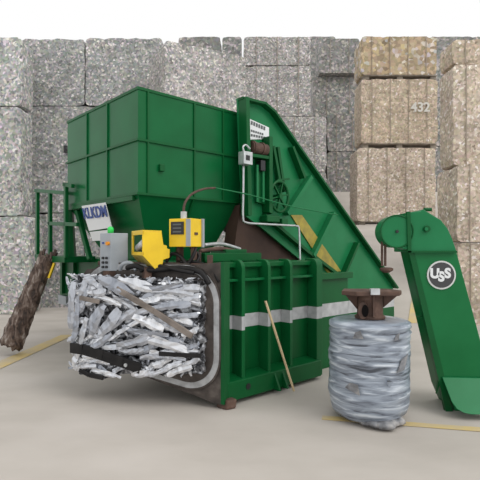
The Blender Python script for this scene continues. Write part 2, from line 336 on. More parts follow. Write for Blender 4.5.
def text(body, m, o_, ex, ey, size, parent, name, depth=.006, bold=.0, align='CENTER'):
    cu = bpy.data.curves.new(name, 'FONT'); cu.body = body; cu.size = size; cu.extrude = depth; cu.align_x = align; cu.align_y = 'CENTER'; cu.offset = bold
    o = bpy.data.objects.new(name, cu); C.objects.link(o)
    ez = ex.cross(ey); M = Matrix((ex, ey, ez)).transposed().to_4x4(); M.translation = o_
    dg = bpy.context.evaluated_depsgraph_get(); me = bpy.data.meshes.new_from_object(o.evaluated_get(dg)); bpy.data.objects.remove(o)
    me.transform(M); bm = bmesh.new(); bm.from_mesh(me); mb = MB(); mb.bm.free(); mb.bm = bm
    return mb.build(name, m, parent)
tx = text('432', CREAM, at(420.5, 107.5, GX-.045), Vector((1, 0, 0)), ZZ, .44, mid, 'numerals', .004, .012)

# ---------------------------------------------------------------- the baler
baler = thing('baler', 'large green scrap baler with hopper, ribbed chamber and yellow boxes over its mouth', 'baler', uv(.9, 1.5, 0))
# chamber: walls, ribs with a grey band, base beam
wallm = banded('green_wall_with_grey_band', (.0015, .075, .018), (.003, .100, .026), .80, .955, .04)
MB().prism([uv(.02, .16, .04), uv(1.75, .16, .04), uv(1.75, .16, 1.50), uv(.02, .16, 1.50)], V*.06).build('chamber_wall', wallm, baler)
MB().ubox(.02, 1.78, .1, 2.1, 1.50, 1.56).build('chamber_roof', GREEN, baler, .01)
MB().ubox(.25, 1.75, .22, 2.1, .0, .07).build('chamber_floor', GREEN, baler)
MB().ubox(1.75, 1.81, .16, 2.1, .04, 1.5).build('chamber_rear_wall', GREEN, baler)
MB().ubox(.06, 1.7, .06, .17, 1.345, 1.375).build('ledge', HOP, baler, .004)
for u_, w_ in ((.29, .05), (.71, .045), (1.10, .045), (1.62, .12)):
    pts = [uv(u_, .16, .05), uv(u_, .0, .05), uv(u_, 0, 1.50)]
    for k in range(7): a = math.pi/2*k/6; pts.append(uv(u_, .09-.09*math.cos(a), 1.50+.09*math.sin(a)))
    pts += [uv(u_, .2, 1.59), uv(u_, .2, 1.565), uv(u_, .16, 1.565)]
    MB().prism(pts, U*w_).build('rib', banded('rib_paint', (.002, .086, .022), (.004, .110, .030), .80, .955, .05), baler, .006)
f = MB().prism([uv(.06, .16, .05), uv(.06, -.03, .05), uv(.06, -.03, .26), uv(.06, .16, .30)], U*1.62).build('base_beam', GREEN, baler, .01)
MB().cyl(uv(.36, -.036, .17), V, .035, .02, 20).build('hole_shade_disc', BLACK, f)  # black disc painting the dark inside of a round hole
for u_ in (.78, .92):
    MB().prism([uv(u_, -.03, .05), uv(u_, -.12, .05), uv(u_, -.03, .24)], U*.03).build('gusset', GREEN, f)
MB().prism([uv(-.02, -.1, 0), uv(.1, -.12, 0), uv(.12, .06, 0), uv(-.04, .06, 0)], ZZ*.10+U*.02).build('foot', RUST, baler, .02)
# rear body beyond the chamber
rearm = banded('rear_wall_with_grey_band', (.0015, .075, .018), (.003, .100, .026), .74, .93, .0)
MB().ubox(1.83, 2.75, .30, 1.15, 0, 1.34).build('rear_body', rearm, baler, .01)
MB().ubox(2.75, 4.1, .30, 1.0, 0, 1.0).build('rear_body', rearm, baler, .01)
MB().ubox(1.83, 2.8, .24, .34, 1.28, 1.37).build('rear_beam', GREEN, baler, .008)
# left body carrying the hopper
MB().ubox(.2, 1.9, 2.12, 4.95, .86, 1.56).build('left_body', GREEN, baler, .015)
for v0 in (4.2, 4.7): MB().ubox(.14, .2, v0, v0+.06, .9, 1.5).build('stiffener', GREEN, baler)
MB().ubox(.15, .5, 4.55, 4.9, .70, .86).build('end_foot', GREY, baler, .01)
for (u_, v_) in ((.8, 3.4), (1.2, 4.2), (1.6, 3.0)): MB().ubox(u_, u_+.18, v_, v_+.18, 0, .86).build('leg', GREEN, baler)
# hopper
Hc = at(138, 250, 6.0); Hc.z = 0
def hv(u_, v_, z): return Hc+U*u_+V*v_+ZZ*z
TU, SV = 1.74, 2.20; ZT = 3.765; ZM2 = 3.10; ZM = 2.42; ZB = 1.57
def shell(loops):                                    # rings from the bottom outside, up, over the rim and down inside
    b = MB(); rings = [[b.bm.verts.new(p) for p in l] for l in loops]
    for a, c in zip(rings, rings[1:]+rings[:1]):
        for k in range(4): b.face([a[k], a[(k+1) % 4], c[(k+1) % 4], c[k]])
    return b
def hq(iu0, iu1, iv0, iv1, z): return [hv(iu0, iv0, z), hv(TU-iu1, iv0, z), hv(TU-iu1, SV-iv1, z), hv(iu0, SV-iv1, z)]
t_ = .03
hop = shell([hq(.42, .30, .42, .55, ZB), hq(0, 0, 0, 0, ZM), hq(0, 0, 0, 0, ZT), hq(t_, t_, t_, t_, ZT), hq(t_, t_, t_, t_, ZM), hq(.42+t_, .3+t_, .42+t_, .55+t_, ZB)]).build('hopper', HOP, baler)
def ring_rail(z, e, h):
    return shell([hq(-e, -e, -e, -e, z), hq(-e, -e, -e, -e, z+h), hq(.01, .01, .01, .01, z+h), hq(.01, .01, .01, .01, z)])
for z, e, h in ((ZM-.02, .03, .03), (ZM2-.015, .025, .028), (ZT-.03, .012, .035)): ring_rail(z, e, h).build('rail', GREEN, hop)
for px in (108, 87.5):                               # upright stiffeners, left face then right face
    p = on(px, 150, Hc, V); d = (p-Hc); v_ = d.dot(V); MB().box(hv(-.022, v_-.012, ZM), U*.03, V*.024, ZZ*(ZT-ZM-.03)).build('stiffener', HOP, hop)
for px in (147.5, 194, 222.5):
    p = on(px, 150, Hc, U); u_ = (p-Hc).dot(U); MB().box(hv(u_-.012, -.022, ZM), U*.024, V*.03, ZZ*(ZT-ZM-.03)).build('stiffener', GREEN, hop)
p = on(193, 225, Hc, U); u_ = (p-Hc).dot(U)
MB().bar(hv(u_, -.01, ZM-.02), hv(u_-.03, .40, ZB+.05), .03, .03, U).build('stiffener', GREEN, hop)
MB().box(hv(.30, -.05, 2.73), U*.07, V*.05, ZZ*.09).build('lug', GREEN, hop, .006)
# little bracket sticking out of the hopper's left wall
q = MB(); q.bar(hv(.06, 2.2, 3.37), hv(.06, 2.42, 3.37), .03, .04); q.bar(hv(.06, 2.42, 3.42), hv(.06, 2.42, 3.30), .05, .07); q.bar(hv(.06, 2.2, 3.27), hv(.06, 2.40, 3.27), .02, .02)
q.build('bracket', BLACK, hop)
# hopper left support frame
MB().bar(hv(.05, 2.12, 1.56), hv(.02, 2.18, ZM), .10, .10).build('support_post', GREEN, baler, .008)
MB().bar(hv(.08, 1.55, 1.56), hv(.03, 1.9, ZM-.1), .07, .07).build('support_brace', GREEN, baler, .008)
MB().bar(hv(.0, .1, ZM-.05), hv(.0, 2.2, ZM-.05), .05, .07).build('support_beam', GREEN, baler, .005)
# sign on the sloping left face of the hopper
SO = Hc+U*.0; 
a, b2, c, d = on(81.5, 206, SO-U*.10, V), on(105, 202.5, SO-U*.10, V), on(111.5, 227.5, SO-U*.02, V), on(89, 231, SO-U*.02, V)
sg = MB().prism([a, b2, c, d], U*.012).build('sign', WHITE, baler)
a2, b3, c2, d2 = on(89.5, 232, SO-U*.02, V), on(110, 229.5, SO-U*.02, V), on(115, 240, SO+U*.03, V), on(92.5, 241, SO+U*.03, V)
MB().prism([a2, b3, c2, d2], U*.012).build('sign', WHITE, baler)
ex = (b2-a).normalized(); ey = ((a-d)-ex*((a-d).dot(ex))).normalized(); ctr = (a*.33+b2*.33+c*.17+d*.17)
text('KLKDM', BLUE, ctr-ex.cross(ey)*-.012, ex, ey, .225, sg, 'lettering', .003, .004)
# mouth plate (a frame), grey ring and liner
Wd = Vector((-.94, .341, 0)).normalized(); Nn = Vector((-Wd.y, Wd.x, 0)); Nn = Nn if Nn.y < 0 else -Nn
PO = C0+Nn*.03
def mp(px, py, off=0): return on(px, py, PO+Nn*off, Wd)
def loc2(P): return ((P-PO).dot(Wd), P.z)
def p3(s, z, off=0): return PO+Wd*s+ZZ*z+Nn*off
IL, IT = loc2(mp(90, 300)), loc2(mp(214, 300))
s0, s1 = IT[0], IL[0]                                # hole: right edge, left edge (s grows to the left)
za, zb_ = loc2(mp(197, 385))[1], loc2(mp(195, 272))[1]
def rrect(e, n=22, r=.34):
    a0, a1, b0, b1 = s0+e, s1-e, za+e, zb_-e; r = max(r-e, .03); pts = []
    for cx, cy, st in ((a1-r, b1-r, 0), (a0+r, b1-r, 1), (a0+r, b0+r, 2), (a1-r, b0+r, 3)):
        for k in range(n+1): t = (st+k/n)*math.pi/2; pts.append((cx+r*math.cos(t), cy+r*math.sin(t)))
    return pts
def loft2(la, lb_, off0, off1):
    b = MB(); n = len(la)
    sk = lambda l: [(s, z+max(0, s-s0)*.17*max(0, min(1, ((za+zb_)/2+.35-z)/.5))) for s, z in l]
    if la is not OUT: la = sk(la)
    lb_ = sk(lb_)
    R = [[b.bm.verts.new(p3(s, z, o)) for s, z in l] for l, o in ((la, off0), (la, off1), (lb_, off1), (lb_, off0))]
    for a, c in zip(R, R[1:]+R[:1]):
        for k in range(n): b.face([a[k], a[(k+1) % n], c[(k+1) % n], c[k]])
    return b
OUT = None
outer_poly = [loc2(mp(*p)) for p in ((223.5, 262), (223.5, 405), (213, 402), (196, 395), (174, 387), (120, 366), (90, 352), (80, 335), (80, 280), (88, 269), (190, 265))]
def radial(pts, poly):
    cx = (s0+s1)/2; cy = (za+zb_)/2; out = []
    for (x, y) in pts:
        dx, dy = x-cx, y-cy; best = None
        for (ax_, ay_), (bx_, by_) in zip(poly, poly[1:]+poly[:1]):
            ex_, ey_ = bx_-ax_, by_-ay_; den = dx*ey_-dy*ex_
            if abs(den) < 1e-9: continue
            t = ((ax_-cx)*ey_-(ay_-cy)*ex_)/den; u_ = ((ax_-cx)*dy-(ay_-cy)*dx)/den
            if t > 0 and -1e-6 <= u_ <= 1+1e-6 and (best is None or t < best): best = t
        out.append((cx+dx*best, cy+dy*best))
    for c_ in poly:                                  # keep true corners
        i = min(range(len(out)), key=lambda i: (out[i][0]-c_[0])**2+(out[i][1]-c_[1])**2); out[i] = c_
    return out
inner = rrect(0)
OUT = radial(inner, outer_poly); MB2 = loft2(OUT, inner, -.03, .02); MB2.build('mouth_plate', DIRT, baler)
loft2(rrect(-.078), rrect(-.016), .02, .05).build('mouth_ring', RING, baler)
loft2(rrect(-.014), rrect(.10), -.28, .06).build('mouth_liner', DIRT, baler)
loft2(rrect(-.096), rrect(-.08), .02, .045).build('seal', DIRT, baler)
# green edge of the mouth plate, seen from the chamber side
MB().prism([mp(224.2, 262, .035), mp(224.2, 405, .035), mp(220.8, 404, .035), mp(220.8, 262, .035)], -Nn*.16).build('edge_strip', GREEN, baler)
# ---- boxes, hoses and lamp over the mouth
def yawbox(cpx, cpy, Y, hw, hd, hh, deg):
    c = at(cpx, cpy, Y); a = math.radians(deg); ax = Vector((math.cos(a), math.sin(a), 0)); ay = Vector((-ax.y, ax.x, 0)); return c, ax, ay
q = MB()
q.bar(mp(100, 263, -.05), mp(222, 266, -.05), .10, .05); q.build('top_beam', RUST, baler, .01)
# gauge box
c, ax, ay = yawbox(186, 233, 5.3, 0, 0, 0, -28)
gb = MB().cbox(c, ax, ay, ZZ, .145, .12, .155).build('gauge_box', YEL, baler, .006)
MB().cbox(c-ay*.122-ax*.03+ZZ*.05, ax, ay, ZZ, .085, .006, .07).build('dark_window', BLACK, gb)
for k in range(3): MB().cbox(c-ay*.129-ax*.03+ZZ*(.09-.04*k), ax, ay, ZZ, .055, .003, .008).build('reading', INK, gb)
MB().cbox(c-ay*.122+ax*.115, ax, ay, ZZ, .028, .006, .148).build('edge_plate', GREY, gb)
MB().cbox(c+ax*.15+ay*.11, ax, ay, ZZ, .012, .02, .16).build('edge_plate', GREY, gb)
MB().cbox(c+ax*.148-ay*.02-ZZ*.01, ax, ay, ZZ, .006, .03, .014).build('latch', RUST, gb)
MB().tube([c-ax*.03+ZZ*.15, c-ax*.03+ZZ*.24], .035, 14).build('cap', STEEL, gb)
for k in (-.09, .09): MB().box(c+ax*k-ay*.04-ZZ*.30, ax*.03, ay*.08, ZZ*.15).build('stand', RUST, gb)
# yellow guard with a slanted underside
def gz(zx, zy): return (120+zx/5.33, 210+zy/5.33)
GO = at(147, 250, 5.12); GO.z = 0; gd = Vector((math.cos(.5), math.sin(.5), 0)); gn = Vector((-gd.y, gd.x, 0))
g_ = lambda zx, zy: on(*gz(zx, zy), GO, gd)
yg = MB().prism([g_(*p) for p in ((120, 112), (222, 116), (232, 185), (250, 190), (252, 205), (266, 210), (264, 255), (232, 265), (222, 320), (188, 316), (120, 242))], gn*.02).build('yellow_guard', YEL, baler, .004)
dpt = .42
T0, T1, B0, B1 = g_(120, 112), g_(222, 116), g_(120, 242), g_(188, 316)
MB().prism([T0, T1, T1+gn*dpt, T0+gn*dpt], ZZ*.012).build('top_panel', YEL, yg)
bk = MB(); bk.box(T0+gn*(dpt-.05), gn*.05, gd*.015, B0-T0); bk.box(T0, gn*dpt, gd*.012, (B0-T0)*.14); bk.box(B0+(T0-B0)*.14, gn*dpt, gd*.012, -(T0-B0)*.14)
bk.build('side_frame', YEL, yg)
MB().prism([B0, B1, B1+gn*dpt, B0+gn*dpt], gd*.012-ZZ*.01).build('slanted_panel', YELO, yg)  # darker, duller yellow than the other guard panels
q = MB(); q.tube([T0+gn*.08-ZZ*.12+gd*.05, T0+gn*.3-ZZ*.18+gd*.05], .045, 10); q.tube([T0+gn*.1-ZZ*.07+gd*.1, T0+gn*.1-ZZ*.3+gd*.1], .03, 10); q.build('valve', STEEL, yg, smooth=True)
MB().box(B1-gd*.1+ZZ*.02+gn*.06, gd*.08, gn*.1, -ZZ*.12).build('stand', RUST, yg)
# grey control box
KO = at(110.5, 250, 5.42); KO.z = 0
kl = Vector((-math.cos(.55), math.sin(.55), 0)); kr = Vector((math.cos(.42), math.sin(.42), 0))
ktop, kbot = on(110.5, 233, KO, kl).z, on(110.5, 271, KO, kl).z
kL = (on(100, 240, KO, kl)-KO).xy.length; kR = (on(128, 240, KO, kr)-KO).xy.length
kb_ = MB().prism([KO+ZZ*kbot, KO+kr*kR+ZZ*kbot, KO+kr*kR+kl*kL+ZZ*kbot, KO+kl*kL+ZZ*kbot], ZZ*(ktop-kbot)).build('control_box', GREY, baler, .005)
kn = Vector((kl.y, -kl.x, 0)); kn = kn if kn.y < 0 else -kn
def kp(px, py): P = on(px, py, KO, kl); return P
MB().cyl(kp(108.6, 243.5)-kn*.0, kn, .022, .03, 14).build('emergency_button', ORANGE, kb_)
for i, (px, py) in enumerate(((103.5, 258), (107, 258), (103.5, 262.5), (107, 262.5), (103.5, 267), (107, 267))): MB().cyl(kp(px, py), kn, .015, .02, 10).build('push_button', BLACK, kb_)
MB().cyl(kp(103.5, 243), kn, .012, .015, 10).build('push_button', BLUE, kb_)
lp = kp(107, 233)+kr*.04; MB().lathe(lp, [(.034, 0), (.036, .05), (.028, .068), (.01, .075)], 16).build('signal_lamp', LAMP, kb_, smooth=True)
mt = MB().prism([KO+kl*.02+ZZ*(kbot-.2), KO+kr*(kR-.02)+ZZ*(kbot-.2), KO+kr*(kR-.02)+kl*.1+ZZ*(kbot-.2), KO+kl*.12+ZZ*(kbot-.2)], ZZ*.2).build('bracket', RUST, kb_)
def arc(pts, n=8):                                   # smooth path through points
    P = [Vector(p) for p in pts]; out = []
    for i in range(len(P)-1):
        a, b_, c_, d_ = P[max(i-1, 0)], P[i], P[i+1], P[min(i+2, len(P)-1)]
        for k in range(n):
            t = k/n; out.append(.5*((2*b_)+(c_-a)*t+(2*a-5*b_+4*c_-d_)*t*t+(3*b_-a-3*c_+d_)*t**3))
    return out+[P[-1]]
def hose(pts, r, m, name='hose', parent=None): return MB().tube(arc(pts), r, 8).build(name, m, parent or baler, smooth=True)
hose([at(127, 268, 5.3), at(135, 266, 5.25), at(150, 270, 5.2), at(180, 268, 5.15), at(200, 272, 5.05), at(209, 284, 5.0)], .03, DARK)
hose([at(120, 270, 5.35), at(123, 264, 5.3), at(131, 263, 5.3), at(136, 270, 5.25)], .022, GREY)
hose([at(196, 248, 5.25), at(192, 258, 5.2), at(186, 267, 5.2)], .02, DARK)
hose([at(190, 247, 5.3), at(199, 256, 5.3), at(193, 267, 5.2)], .018, DARK)
hose([at(205, 245, 5.6), at(222, 244, 6.0), at(240, 249, 6.3)], .022, STEEL, 'pipe'); hose([at(200, 251, 5.5), at(222, 249, 5.8), at(246, 254, 6.2)], .026, RUST, 'pipe')
hose([at(205, 257, 5.4), at(225, 256, 5.6), at(243, 259, 5.9)], .022, STEEL, 'pipe')
q = MB(); q.box(at(205, 262, 5.35), U*.9, V*.12, ZZ*.10); q.build('pipe_tray', GREEN, baler, .006)
q = MB(); q.box(at(226, 251, 5.75)+ZZ*-.1, U*.35, V*.3, ZZ*.12); q.build('valve_block', GREEN, baler, .01)
hose([at(183.5, 213, 5.3), at(185, 203, 5.35), at(192, 194, 5.5), at(204, 189, 5.8), at(215, 188, 6.1)], .014, RUST, 'cable')
for px, py, Yb, a_, h_ in ((176, 268, 5.36, .07, .22), (196, 267, 5.3, .05, .17), (207, 266, 5.2, .06, .12)):
    MB().box(at(px, py, Yb), Vector((a_, .02, 0)), Vector((0, .08, 0)), ZZ*h_).build('bracket', RUST, baler, .005)
hose([at(166, 262, 5.3), at(172, 254, 5.3), at(180, 256, 5.25), at(186, 264, 5.2)], .02, DARK)
hose([at(140, 271, 5.22), at(158, 266, 5.2), at(178, 270, 5.12), at(194, 273, 5.06)], .022, DARK)
hose([at(180, 262, 5.25), at(196, 262, 5.2), at(210, 268, 5.12), at(219, 282, 5.06)], .016, DARK)
# ---- access platform and railing at the left end
PLO = uv(-.3, 0, 0)
pl_ = lambda px, py: on(px, py, PLO, V)
MB().ubox(-.32, .2, 3.45, 4.75, 1.50, 1.60).build('platform', GREEN, baler, .008)
rl_ = MB()
for px, y0, y1 in ((37.5, 189, 257), (50.2, 193, 257), (66, 183, 257)):
    P = pl_(px, 220); a = pl_(px, y0); b_ = P.copy(); b_.z = pl_(px, y1).z if px < 45 else 1.58
    MB().bar(b_, a, .075, .055, V).build('railing_post', GREEN, baler, .006)
for x0, y0, x1, y1 in ((35.5, 190.5, 66, 193), (64, 184.5, 73, 186), (49, 223.5, 78, 224.5), (36, 256, 52, 256)):
    MB().bar(pl_(x0, y0), pl_(x1, y1), .055, .06, U).build('rail', GREEN, baler, .006)
MB().bar(at(54.5, 263, 7.75), at(49, 278, 7.75), .06, .03).build('yellow_lever', YEL, baler)

# ---------------------------------------------------------------- inclined conveyor behind the chamber
KV = uv(0, 1.23, 0)
def kv(px, py, off=0): return on(px, py, KV-V*off, U)
conv = thing('inclined_conveyor', 'green inclined feed conveyor sloping down to the right behind the ribbed chamber', 'conveyor', uv(2.9, 1.9, 0))
outl = [(238, 98), (261, 103.5), (271, 112), (394, 287), (390, 293), (349, 292), (330, 280), (303, 262), (262, 228), (243, 214)]
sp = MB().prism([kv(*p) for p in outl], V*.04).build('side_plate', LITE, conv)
def lip(ps, name, wd, out, m, par):                   # flange standing proud along an edge
    b = MB()
    for p, q_ in zip(ps, ps[1:]):
        P, Q = kv(*p), kv(*q_); d = (Q-P).normalized(); nn = d.cross(V)
        if nn.z > 0: nn = -nn
        b.prism([P, Q, Q+nn*wd, P+nn*wd], -V*out)
    return b.build(name, m, par)
lip([(238, 98), (261, 103.5), (271, 112), (394, 287)], 'top_flange', .035, .11, GREEN, sp)
P, Q = kv(238.5, 99), kv(241, 216)
MB().box(P, U*.07, -V*.16, Q-P).build('end_flange', GREEN, sp)
lip([(343, 279), (303, 249), (262, 214)], 'bottom_flange', .05, .10, GREEN, sp)
for a, b_, wd in (((310, 177), (286, 214), .07), ((333, 213), (312, 256), .07), ((357, 243), (343, 275), .05), ((291, 147), (303, 178), .05)):
    MB().bar(kv(*a, .06), kv(*b_, .06), wd, .11, U).build('stiffener', LITE if wd > .06 else GREEN, sp)
MB().prism([kv(291, 215, .02), kv(302, 215, .02), kv(341, 271, .02), kv(328, 273, .02)], V*.02).build('yellow_board', YELO, sp)
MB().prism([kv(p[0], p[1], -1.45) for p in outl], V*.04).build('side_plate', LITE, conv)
MB().prism([kv(263, 115, -.04), kv(388, 290, -.04), kv(340, 285, -.04), kv(256, 205, -.04)], V*1.41).build('belt', BROWN, conv)
MB().prism([kv(240, 205, -.09), kv(262, 224, -.09), kv(308, 261, -.09), kv(308, 263, -.09), kv(233, 259, -.09)], V*.25).build('chute', BROWN, conv)
for px in (372, 385): 
    P = kv(px, 290, -.2); MB().box(Vector((P.x, P.y, 0)), U*.10, V*1.1, ZZ*(P.z+.02)).build('leg', GREEN, conv)
# notice, motor bay, electric box, conduit, hand wheel
nt = MB().prism([kv(249, 118.5, .012), kv(269, 127.5, .012), kv(269, 139, .012), kv(249, 139.5, .012)], V*.012).build('notice', WHITE, sp)
for (x0, y0, x1, y1, th) in ((251, 122.5, 266, 129, .055), (251, 130.5, 264, 134.5, .03), (251, 135, 266, 138, .035)):
    n_ = 6
    for k in range(n_):                               # rows of print too small to read
        t0 = k/n_; t1 = (k+.68)/n_
        MB().bar(kv(x0+(x1-x0)*t0, y0+(y1-y0)*t0, .016), kv(x0+(x1-x0)*t1, y0+(y1-y0)*t1, .016), th, .004, ZZ).build('print', INK, nt)
bay = MB(); bay.prism([kv(269.5, 136, .16), kv(272.8, 137, .16), kv(272.8, 214, .16), kv(269.5, 212, .16)], V*.16); bay.build('motor_bay_wall', GREEN, sp)
MB().prism([kv(249.5, 153, .16), kv(269, 156, .16), kv(269, 159, .16), kv(249.5, 156, .16)], V*.16).build('shelf', GREEN, sp)
MB().prism([kv(255, 160, .01), kv(268, 162, .01), kv(268, 206, .01), kv(255, 203, .01)], -V*.06).build('inset_panel', GREEN, sp, .01)
for px in (257, 263): MB().bar(kv(px, 165, .09), kv(px, 202, .09), .04, .03, U).build('slat', LITE, sp)
MB().cbox(kv(261, 166, .09), U, V, ZZ, .05, .05, .08).build('dark_coupling', BLACK, sp, .01)
P = kv(250.5, 147, .10); q = MB(); q.tube([P, P+U*.32], .085, 18); q.tube([P+U*.02, P+U*.05], .10, 18); q.tube([P+U*.2, P+U*.23], .10, 18); q.build('motor', RUST, sp)
P = kv(245.5, 158.5, .22); eb = MB().cbox(P, U, V, ZZ, .085, .06, .09).build('electric_box', STEEL, sp, .006)
MB().cbox(P-V*.062-U*.01, U, V, ZZ, .035, .004, .035).build('dark_lid', BLACK, eb)
cd = lambda px, py, o=.2: kv(px, py, o)
MB().tube(arc([cd(243.5, 165), cd(243.2, 195), cd(243, 217), cd(246, 222.5), cd(262, 224), cd(290, 225.5), cd(296, 226), cd(299, 230), cd(300, 262, .25)], 6), .016, 8).build('conduit', STEEL, sp, smooth=True)
MB().tube(arc([cd(244, 152), cd(243, 147), cd(246, 145), cd(250, 149)], 6), .014, 8).build('conduit', STEEL, sp, smooth=True)
MB().tube(arc([at(215, 188, 6.1), cd(250, 195, .25), cd(290, 206, .2), cd(338, 215, .2)], 4), .010, 6).build('cable', LITE, sp, smooth=True)
HW = kv(279.5, 196.5, .12); R1, R2 = .20, .235
hw = MB(); ring = [HW+U*R1*math.cos(a)+ZZ*R2*math.sin(a) for a in [2*math.pi*k/28 for k in range(29)]]; hw.tube(ring, .024, 8, False); hw = hw.build('hand_wheel', GREEN, sp, smooth=True)
for k in range(3):
    a = math.pi*k/3+.2; dv = U*R1*math.cos(a)+ZZ*R2*math.sin(a); MB().bar(HW-dv, HW+dv, .035, .02, V).build('spoke', GREEN, hw)
MB().cyl(HW+V*.10, -V, .04, .14, 14).build('hub', GREEN, hw)
for a, b_ in (((273, 146), (280, 185)), ((277.5, 147), (284, 192))): MB().bar(kv(*a, .06), kv(*b_, .06), .05, .05, U).build('link_bar', GREEN, sp)
MB().bar(kv(277, 180, .09), kv(289, 179, .09), .03, .03).build('pin', GREEN, sp)
MB().cbox(kv(270, 219, .1), U, V, ZZ, .14, .08, .05).build('bearing', GREEN, sp, .015)
MB().cbox(kv(282, 222, .1), U, V, ZZ, .07, .07, .05).build('bearing', GREEN, sp, .015)

# ---------------------------------------------------------------- crushed aluminium bale in the mouth
ALU = noisy('crushed_aluminium', [(.25, (.45, .47, .50)), (.45, (.78, .80, .84)), (.7, (.97, .98, 1.0))], scale=7, detail=5, rough=.28, metal=.6, bmp=.7, dist=1.2, bdist=.02)
vary(ALU, (.42, .44, .48), (1.0, 1.0, 1.0))
ALUC = noisy('core_with_gap_shade', [(.40, (.015, .015, .018)), (.51, (.16, .165, .18)), (.64, (.66, .68, .72))], scale=9, detail=6, rough=.45, metal=.4, bmp=.8, dist=1.5, bdist=.04)  # near-black patches paint the shade in gaps between the strips
TL, TR, BLc, BR = at(66, 276, 5.46), at(202, 281, 4.98), at(71, 375, 5.46), at(203, 375, 4.98)
Bk = -Nn
def face_pt(a, b_, o=0): return (TL*(1-a)+TR*a)*(1-b_)+(BLc*(1-a)+BR*a)*b_+Nn*o
alu = thing('aluminium_bale', 'bale of crushed silver aluminium strips pushing out of the baler mouth', 'bale', face_pt(.5, 1, -.45))
bm = bmesh.new(); nx, nz, ny = 78, 56, 16; vd = {}
def av(i, j, k):
    if (i, j, k) not in vd:
        a, b_, dd = i/nx, k/nz, j/ny
        sh = 1-.14*dd; a9 = a+(1-a)*.15*min(1, .95*dd/.22); p = face_pt(.5+(a9-.5)*(1-.06*dd), .5+(b_-.5)*sh, -.95*dd)
        n = noise.noise_vector(p*4.5)*.05+noise.noise_vector(Vector((p.x*9, p.y*9, p.z*20)))*.05+noise.noise_vector(p*31)*.018
        if i in (0, nx) or k in (0, nz): n *= .6
        # rounded left edge and sagging corner
        e = max(0, .10-a)/.10; p += Nn*(-.16*e*e)+ZZ*(.06*e*max(0, b_-.6)/.4)
        vd[(i, j, k)] = bm.verts.new(p+n)
    return vd[(i, j, k)]
def aq(*t): bm.faces.new([av(*x) for x in t])
for i in range(nx):
    for k in range(nz): aq((i, 0, k), (i+1, 0, k), (i+1, 0, k+1), (i, 0, k+1)); aq((i, ny, k), (i, ny, k+1), (i+1, ny, k+1), (i+1, ny, k))
    for j in range(ny): aq((i, j, 0), (i, j+1, 0), (i+1, j+1, 0), (i+1, j, 0)); aq((i, j, nz), (i+1, j, nz), (i+1, j+1, nz), (i, j+1, nz))
for j in range(ny):
    for k in range(nz): aq((0, j, k), (0, j, k+1), (0, j+1, k+1), (0, j+1, k)); aq((nx, j, k), (nx, j+1, k), (nx, j+1, k+1), (nx, j, k+1))
mb = MB(); mb.bm.free(); mb.bm = bm; mb.build('core', ALUC, alu)
EX = (TR-TL).normalized()
def crush(q, rnd):                                   # pieces are pressed back to the block shape at its edges
    Wf = (TR-TL).dot(EX); s_ = (q-TL).dot(EX); f = max(0, min(1, s_/Wf))
    zt_ = TL.z*(1-f)+TR.z*f+.035; zb2 = BLc.z*(1-f)+BR.z*f-.03+.10*max(0, .10-f)/.10
    s2 = max(-.02+rnd.uniform(0, .03), min(Wf+.015+rnd.uniform(-.03, 0), s_))
    return q+EX*(s2-s_)+ZZ*(max(zb2+rnd.uniform(0, .03), min(zt_-rnd.uniform(0, .03), q.z))-q.z)
def strip(mb, c, ang, ln, wd, rnd, tilt=0, n=7, bend=.3, th=.005, fold=.17):
    """one crumpled piece of sheet lying on the front of the bale"""
    d = EX*math.cos(ang)+ZZ*math.sin(ang); s = (Nn.cross(d)).normalized(); s = (s*math.cos(tilt)+Nn*math.sin(tilt)).normalized(); nn = d.cross(s); nn = nn if nn.dot(Nn) > 0 else -nn
    rows = []; cv = rnd.uniform(-bend, bend); tw = rnd.uniform(-.5, .5)
    for i in range(n+1):
        t = i/n-.5; ww = wd*(1-.32*abs(2*t)**4)*rnd.uniform(.72, 1.15)
        p = c+d*t*ln+s*cv*ln*(t*t-.08)+nn*(.05*ln*(.25-t*t)*2+rnd.uniform(-.008, .008))
        a2 = tw*t; s2 = s*math.cos(a2)+nn*math.sin(a2)
        rows.append([p-s2*ww/2, p-s2*ww*.15+nn*wd*fold*rnd.uniform(.2, 1.1), p+s2*ww*.2+nn*wd*fold*rnd.uniform(-.3, .6), p+s2*ww/2])
    rows = [[crush(q, rnd) for q in r] for r in rows]
    top = [[mb.bm.verts.new(q) for q in r] for r in rows]; bot = [[mb.bm.verts.new(q-nn*th) for q in r] for r in rows]
    for i in range(n):
        for k in range(3):
            mb.face([top[i][k], top[i][k+1], top[i+1][k+1], top[i+1][k]]); mb.face([bot[i][k], bot[i+1][k], bot[i+1][k+1], bot[i][k+1]])
        mb.face([top[i][0], top[i+1][0], bot[i+1][0], bot[i][0]]); mb.face([top[i][3], bot[i][3], bot[i+1][3], top[i+1][3]])
    for r, q in ((top[0], bot[0]), (top[n], bot[n])):
        for k in range(3): mb.face([r[k], q[k], q[k+1], r[k+1]])
    return mb
rnd = random.Random(11)
def fpx(px, py, o=.03):                              # picture spot on the bale's front
    O = TL.copy(); O.z = 0; P = on(px, py, O, EX.copy().xy.to_3d().normalized()); return P+Nn*(o-max(0, 88-px)*.003)
small = MB()
for k in range(120):
    a, b_ = rnd.uniform(.01, .99), rnd.uniform(.0, 1.0)
    ang = rnd.gauss(.5, .55) if rnd.random() < .55 else rnd.gauss(-.45, .4)
    e = max(0, .1-a)/.1
    strip(small, face_pt(a, b_, rnd.uniform(.0, .045)-.15*e*e), ang, rnd.uniform(.07, .2), rnd.uniform(.018, .05), rnd, rnd.uniform(-.6, .6), 4)
